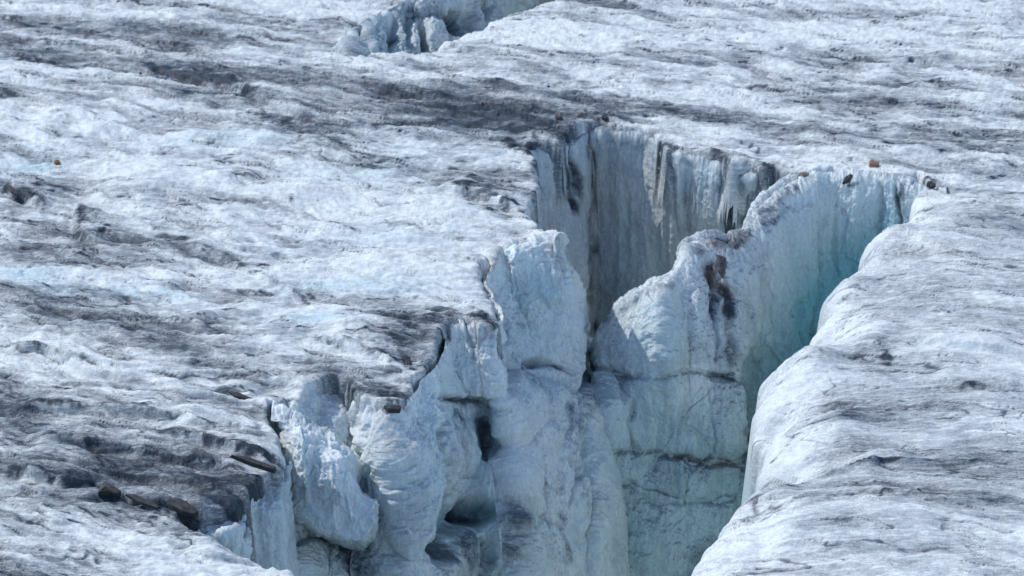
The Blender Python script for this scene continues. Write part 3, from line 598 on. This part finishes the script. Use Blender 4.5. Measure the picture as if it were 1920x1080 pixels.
o = loft('ice_fin', D, fade=(2.6, 4.2), pleat=.13, chip=.035, lumps=.12, cell=1.3, rough=.08, dirt0=.0, topdirt=.5, bluez=.5,
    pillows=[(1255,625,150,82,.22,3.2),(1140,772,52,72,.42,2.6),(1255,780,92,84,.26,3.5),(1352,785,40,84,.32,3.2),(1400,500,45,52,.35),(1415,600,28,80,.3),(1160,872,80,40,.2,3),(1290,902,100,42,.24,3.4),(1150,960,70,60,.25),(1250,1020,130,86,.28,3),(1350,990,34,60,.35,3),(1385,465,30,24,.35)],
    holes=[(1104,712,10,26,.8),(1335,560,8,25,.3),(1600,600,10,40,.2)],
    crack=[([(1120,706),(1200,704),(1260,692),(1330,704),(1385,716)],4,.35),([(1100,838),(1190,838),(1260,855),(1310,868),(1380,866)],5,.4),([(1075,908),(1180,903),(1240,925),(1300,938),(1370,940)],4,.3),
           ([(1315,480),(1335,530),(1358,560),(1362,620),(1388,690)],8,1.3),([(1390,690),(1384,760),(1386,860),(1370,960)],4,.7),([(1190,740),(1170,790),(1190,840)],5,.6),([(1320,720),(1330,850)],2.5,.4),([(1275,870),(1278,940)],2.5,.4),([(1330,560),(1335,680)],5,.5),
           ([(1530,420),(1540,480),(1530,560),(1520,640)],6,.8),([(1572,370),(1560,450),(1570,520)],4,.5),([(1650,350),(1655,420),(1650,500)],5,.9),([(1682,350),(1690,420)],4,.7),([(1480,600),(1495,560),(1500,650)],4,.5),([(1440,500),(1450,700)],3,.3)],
    stain_shade=[([(1560,350),(1700,352)],14,.25),([(1640,360),(1645,440)],9,.5),([(1685,360),(1690,430)],9,.6),([(1540,400),(1535,500)],8,.35),([(1585,380),(1580,470)],8,.35),([(1322,478),(1345,530),(1362,545),(1365,600)],12,.8),([(1270,530),(1200,560),(1140,610)],7,.35),([(1290,470),(1330,462),(1380,455),(1410,430)],10,.6),([(1420,410),(1460,380),(1500,352)],12,.35),([(1430,430),(1470,400),(1530,372)],8,.4),([(1250,852),(1310,864),(1370,868)],9,.35),
            ([(1335,560),(1345,640),(1370,690)],12,.5),([(1270,650),(1290,660)],20,.3),([(1330,700),(1380,715)],6,.5),([(1650,345),(1655,370)],8,.7),([(1590,342),(1620,340)],5,.8),([(1700,345),(1690,380)],8,.6),([(1340,1010),(1300,1060)],26,.45),([(1388,750),(1392,860)],9,.5),([(1140,900),(1170,960),(1150,1050)],20,.25),([(1110,870),(1105,905)],8,.4),([(1470,440),(1480,500)],20,.15)],  # broad stroke low on the fin is a cast shadow put into colour
    blues=[(1560,600,75,130,1.0),(1650,470,80,80,.8),(1450,780,60,160,.45),(1680,400,30,50,.3),(1250,600,60,60,.15),(1108,700,14,34,.7),(1470,620,50,160,.3),(1280,780,80,50,.12)],  # slot teal: blue ice, deepened in colour to stand in for slot shade
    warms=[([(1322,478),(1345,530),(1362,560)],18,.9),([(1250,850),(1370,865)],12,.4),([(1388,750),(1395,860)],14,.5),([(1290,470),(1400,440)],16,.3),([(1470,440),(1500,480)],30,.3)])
tag(o, 'tall blue white ice fin with ragged crest rising between the two crevasse slots', 'ice fin')

B = [ridge((-.2,1,-.5),[(925,480,45.0),(930,500,44.9),(932,560,44.9),(935,640,44.5),(945,700,44.4)]),
     ridge((0,1,-.2),[(952,462,45.0),(956,480,44.5),(955,560,44.2),(950,640,43.9),(960,705,44.0)]),
     ridge((0,1,-.2),[(985,452,45.3),(988,470,44.7),(985,560,44.2),(985,640,43.9),(990,690,44.0)]),
     ridge((0,1,-.2),[(1020,448,45.4),(1022,466,44.9),(1025,560,44.4),(1028,640,44.1),(1030,692,44.2)]),
     ridge((0,1,-.2),[(1050,449,45.5),(1054,468,45.1),(1062,560,44.6),(1065,640,44.3),(1062,700,44.4)]),
     ridge((0,1,-.5),[(1056,456,46.2),(1068,500,46.0),(1082,580,45.3),(1088,650,45.0),(1082,715,45.0)]),
     ridge((0,1,-.8),[(1060,480,47.2),(1080,540,47.2),(1100,600,47.0),(1100,660,46.9),(1092,720,46.5)])]
B = [c+[c[-1]+np.array([0, .9, -.9])] for c in B]
o = loft('ice_block', B, pleat=.07, chip=.06, lumps=.10, cell=1.0, rough=.09, dirt0=.02, topdirt=.05, crack=[([(960,470),(975,560),(1000,640)],4,.35)], pillows=[(1040,630,34,70,.15)], blues=[(1010,560,50,60,.3)],
    stain_shade=[([(1070,480),(1078,520)],8,.3),([(940,600),(950,680)],8,.25)])
tag(o, 'pale blue upright block of ice projecting below the upper left rim', 'ice block')

Gc = [ridge((0,.6,-.1),[(508,778,37.4),(516,815,37.2),(524,880,37.1),(532,950,37.0),(538,985,37.1)]),
      ridge((0,.6,-.1),[(540,782,37.3),(545,812,36.8),(548,880,36.5),(552,950,36.4),(560,990,36.6)]),
      ridge((0,.6,-.1),[(580,800,37.2),(585,828,36.6),(588,890,36.2),(592,960,36.1),(600,1005,36.3)]),
      ridge((0,.6,-.1),[(625,832,37.1),(630,858,36.5),(634,910,36.1),(638,970,36.0),(645,1020,36.2)]),
      ridge((0,.6,-.1),[(665,868,37.0),(670,890,36.5),(676,930,36.2),(680,980,36.1),(685,1020,36.3)]),
      ridge((0,.6,-.1),[(690,900,37.1),(700,920,36.8),(706,950,36.6),(710,985,36.6),(706,1012,36.8)]),
      ridge((0,.8,-.2),[(700,920,38),(712,940,37.9),(717,960,37.8),(720,985,37.8),(714,1010,37.8)])]
for c in Gc:
    for q in range(len(c)): c[q] = c[q] if q < 2 else on_y(*to_px(c[q]), c[q][1]-.15)
Gc = [c+[c[-1]+np.array([0, .9, -.7])] for c in Gc]
o = loft('ice_bulge', Gc, pleat=.04, lumps=.16, cell=.7, rough=.10, dirt0=.04, topdirt=.12, crack=[([(560,800),(565,870),(572,950)],3,.5),([(620,850),(625,930)],3,.3)], stain_shade=[([(560,930),(580,880)],14,.2),([(640,960),(600,900)],20,.2)],
    pillows=[(665,930,40,75,.25),(610,900,40,80,.15)])
tag(o, 'rounded frosty ice bulge hanging low on the left wall beside the dirty front ledge', 'ice bulge')

# ---------------------------------------------------------------- stones
def stone(name, outline, thick, mat, loc, rot, label, group=None, seed=0, bev=.12):
    """a broken stone: irregular outline, chipped bevelled edge, uneven faces"""
    r = np.random.default_rng(seed); O = np.asarray(outline, float); O = O*(.92 if name == 'slate_rock' else .85); n = len(O)
    c = O.mean(0); rings = [(-.5, .86), (-.32, 1.0), (.30, 1.0), (.5, .9), (.56, .45)]; V = []
    for z, s in rings:
        for p in O:
            q = c+(p-c)*(s+r.normal()*.03); V.append((q[0], q[1], thick*(z+r.normal()*.06)))
    V += [(c[0], c[1], thick*.55), (c[0], c[1], -thick*.5)]
    Fc = []
    for k in range(len(rings)-1):
        for i in range(n):
            j = (i+1) % n; Fc.append((k*n+i, k*n+j, (k+1)*n+j, (k+1)*n+i))
    for i in range(n):
        j = (i+1) % n; Fc.append(((len(rings)-1)*n+i, (len(rings)-1)*n+j, len(V)-2)); Fc.append((j, i, len(V)-1))
    me = bpy.data.meshes.new(name); me.from_pydata(V, [], Fc); me.update(); me.materials.append(mat)
    o = bpy.data.objects.new(name, me); C.objects.link(o); o.location = loc; o.rotation_euler = rot
    tag(o, label, 'rock', group); o['kind'] = 'thing'; return o
def lay(px, py, lift=.0):
    p = ground_point(px, py); return (p[0], p[1], p[2]+lift)
def oval(a, b, n=9, seed=0, j=.16):
    r = np.random.default_rng(seed); t = np.linspace(0, 2*math.pi, n, endpoint=False)
    return [((a*math.cos(q))*(1+r.normal()*j), (b*math.sin(q))*(1+r.normal()*j)) for q in t]
stone('slate_rock', [(-.30,.10),(-.20,.17),(.05,.11),(.30,-.07),(.26,-.14),(.02,-.13),(-.20,-.02)], .17, M_SLATE, lay(343,952,-.02), (.35,.12,-.15), 'dark slate slab hanging over the small front wall of pale ice', seed=3)
stone('slate_rock', [(-.19,.02),(-.15,.15),(-.02,.15),(.22,.0),(.2,-.08),(-.05,-.05),(-.17,-.10)], .15, M_SLATE, lay(205,924,.02), (.4,.1,-.1), 'brownish wedge of slate at the left tip of the narrow front gap', seed=4)
stone('slate_rock', [(-.34,.09),(-.2,.12),(.33,-.07),(.3,-.13),(-.1,-.04)], .07, M_SLATE, lay(268,940,.0), (.3,.12,-.1), 'long thin slate sliver between the two larger slabs at the front gap', seed=5)
stone('slate_rock', [(-.22,.06),(-.1,.1),(.18,-.06),(.2,-.14),(0,-.10)], .06, M_SLATE, lay(24,356,.0), (.25,.2,-.3), 'dark slate slab leaning in grit at the left edge', seed=8)
stone('slate_rock', [(-.26,.08),(-.1,.1),(.32,-.07),(.3,-.12),(-.1,-.03)], .06, M_SLATE, lay(452,744,.0), (.2,.1,-.1), 'thin dark slate sliver lying in the ice left of the tan rim lobe', seed=10)
stone('slate_rock', [(-.5,.10),(-.2,.11),(.40,-.05),(.36,-.13),(-.1,-.02)], .10, M_SLATE, lay(480,866,-.04), (.3,.1,-.1), 'long dark slate ledge ending at the front corner of the rim', seed=11)
stone('slate_rock', [(-.16,.06),(0,.09),(.17,.02),(.14,-.07),(-.1,-.06)], .11, M_SLATE, lay(736,765,-.02), (.3,0,.1), 'black stone at the lip above the left wall', seed=12)
stone('slate_rock', [(-.14,.16),(-.03,.16),(.13,-.14),(.05,-.2),(-.05,-.02)], .1, M_SLATE, lay(765,684,.02), (.2,.3,-.3), 'dark splinter of stone in the black grit above the pale pillow ice', seed=13)
stone('red_stone', oval(.085,.1,8,1), .13, M_RUST, lay(107,310,.03), (.2,.3,.4), 'small rust red stone alone on blue white ice at the upper left', seed=14)
stone('brown_stone', oval(.13,.14,9,2), .15, M_TAN, lay(1638,312,.03), (.2,.1,.3), 'brown stone on the ice just behind the far end of the fin', seed=15)
stone('tan_stone', oval(.10,.09,8,3), .09, M_TAN, lay(1508,331,.03), (.1,.1,.3), 'small tan pebble where the fin crest joins the glacier', seed=16)
stone('grey_stone', oval(.11,.13,9,4), .15, M_GREY, lay(1046,222,.04), (.2,.1,.2), 'rounded grey stone in the grit behind the upper crevasse rim', seed=17)
stone('grey_stone', oval(.09,.1,8,5), .09, M_SLATE, lay(1134,222,.02), (.2,.1,.5), 'small dark stone on the rim above the back wall', seed=18)
stone('dark_stone', [(-.22,-.05),(-.1,.1),(.1,.16),(.16,.1),(0,-.05)], .1, M_SLATE, lay(1592,341,.04), (.4,-.2,.3), 'thin dark stone poking from the fin crest above the teal slot', seed=19)
stone('dark_stone', oval(.11,.08,9,6), .09, M_SLATE, lay(1745,350,.04), (.4,0,0), 'dark stone at the right end of the teal slot', seed=20)
p = on_y(1352,498,46.0)
stone('brown_stone', [(-.1,.28),(.1,.2),(.14,-.1),(.02,-.34),(-.1,-.12)], .14, M_GREY, tuple(p), (1.15,.1,.35), 'brown stone wedged in the gully at the top of the fin', seed=22)
p = on_y(1330,520,46.0)
stone('brown_stone', [(-.05,.3),(.03,.3),(.06,-.26),(.0,-.3)], .07, M_GREY, tuple(p), (1.2,.1,.45), 'thin brown stone blade left of the gully on the fin', seed=23)

# loose grit lying in the dark bands
def grit(n=9000):
    pick = rng.random(tot.shape) < np.clip((dirt-.25), 0, 1)*.02*((PX > -20) & (PX < 1940) & (PY > -10) & (PY < 1090) & keep & (drop < .3))
    I = np.argwhere(pick); rng.shuffle(I); I = I[:n]; V = []; Fc = []
    for a, b in I:
        p = GP[a, b]; s = rng.uniform(.008, .022)*(1+2.2*(rng.random() < .06)); an = rng.random()*6.28; k = len(V)
        e = rng.uniform(.5, 1.6)
        for j in range(5):
            q = an+j*1.2566; rr = s*rng.uniform(.7, 1.2); V.append((p[0]+rr*e*math.cos(q), p[1]+rr*math.sin(q), p[2]-.003))
        V.append((p[0], p[1], p[2]+s*.8))
        for j in range(5): Fc.append((k+j, k+(j+1) % 5, k+5))
    me = bpy.data.meshes.new('grit'); me.from_pydata(V, [], Fc); me.materials.append(M_GRIT); me.update()
    o = bpy.data.objects.new('grit', me); C.objects.link(o); o['kind'] = 'stuff'
    o['label'] = 'fine dark rock grit lying in streaks on the ice'; o['category'] = 'grit'
grit()
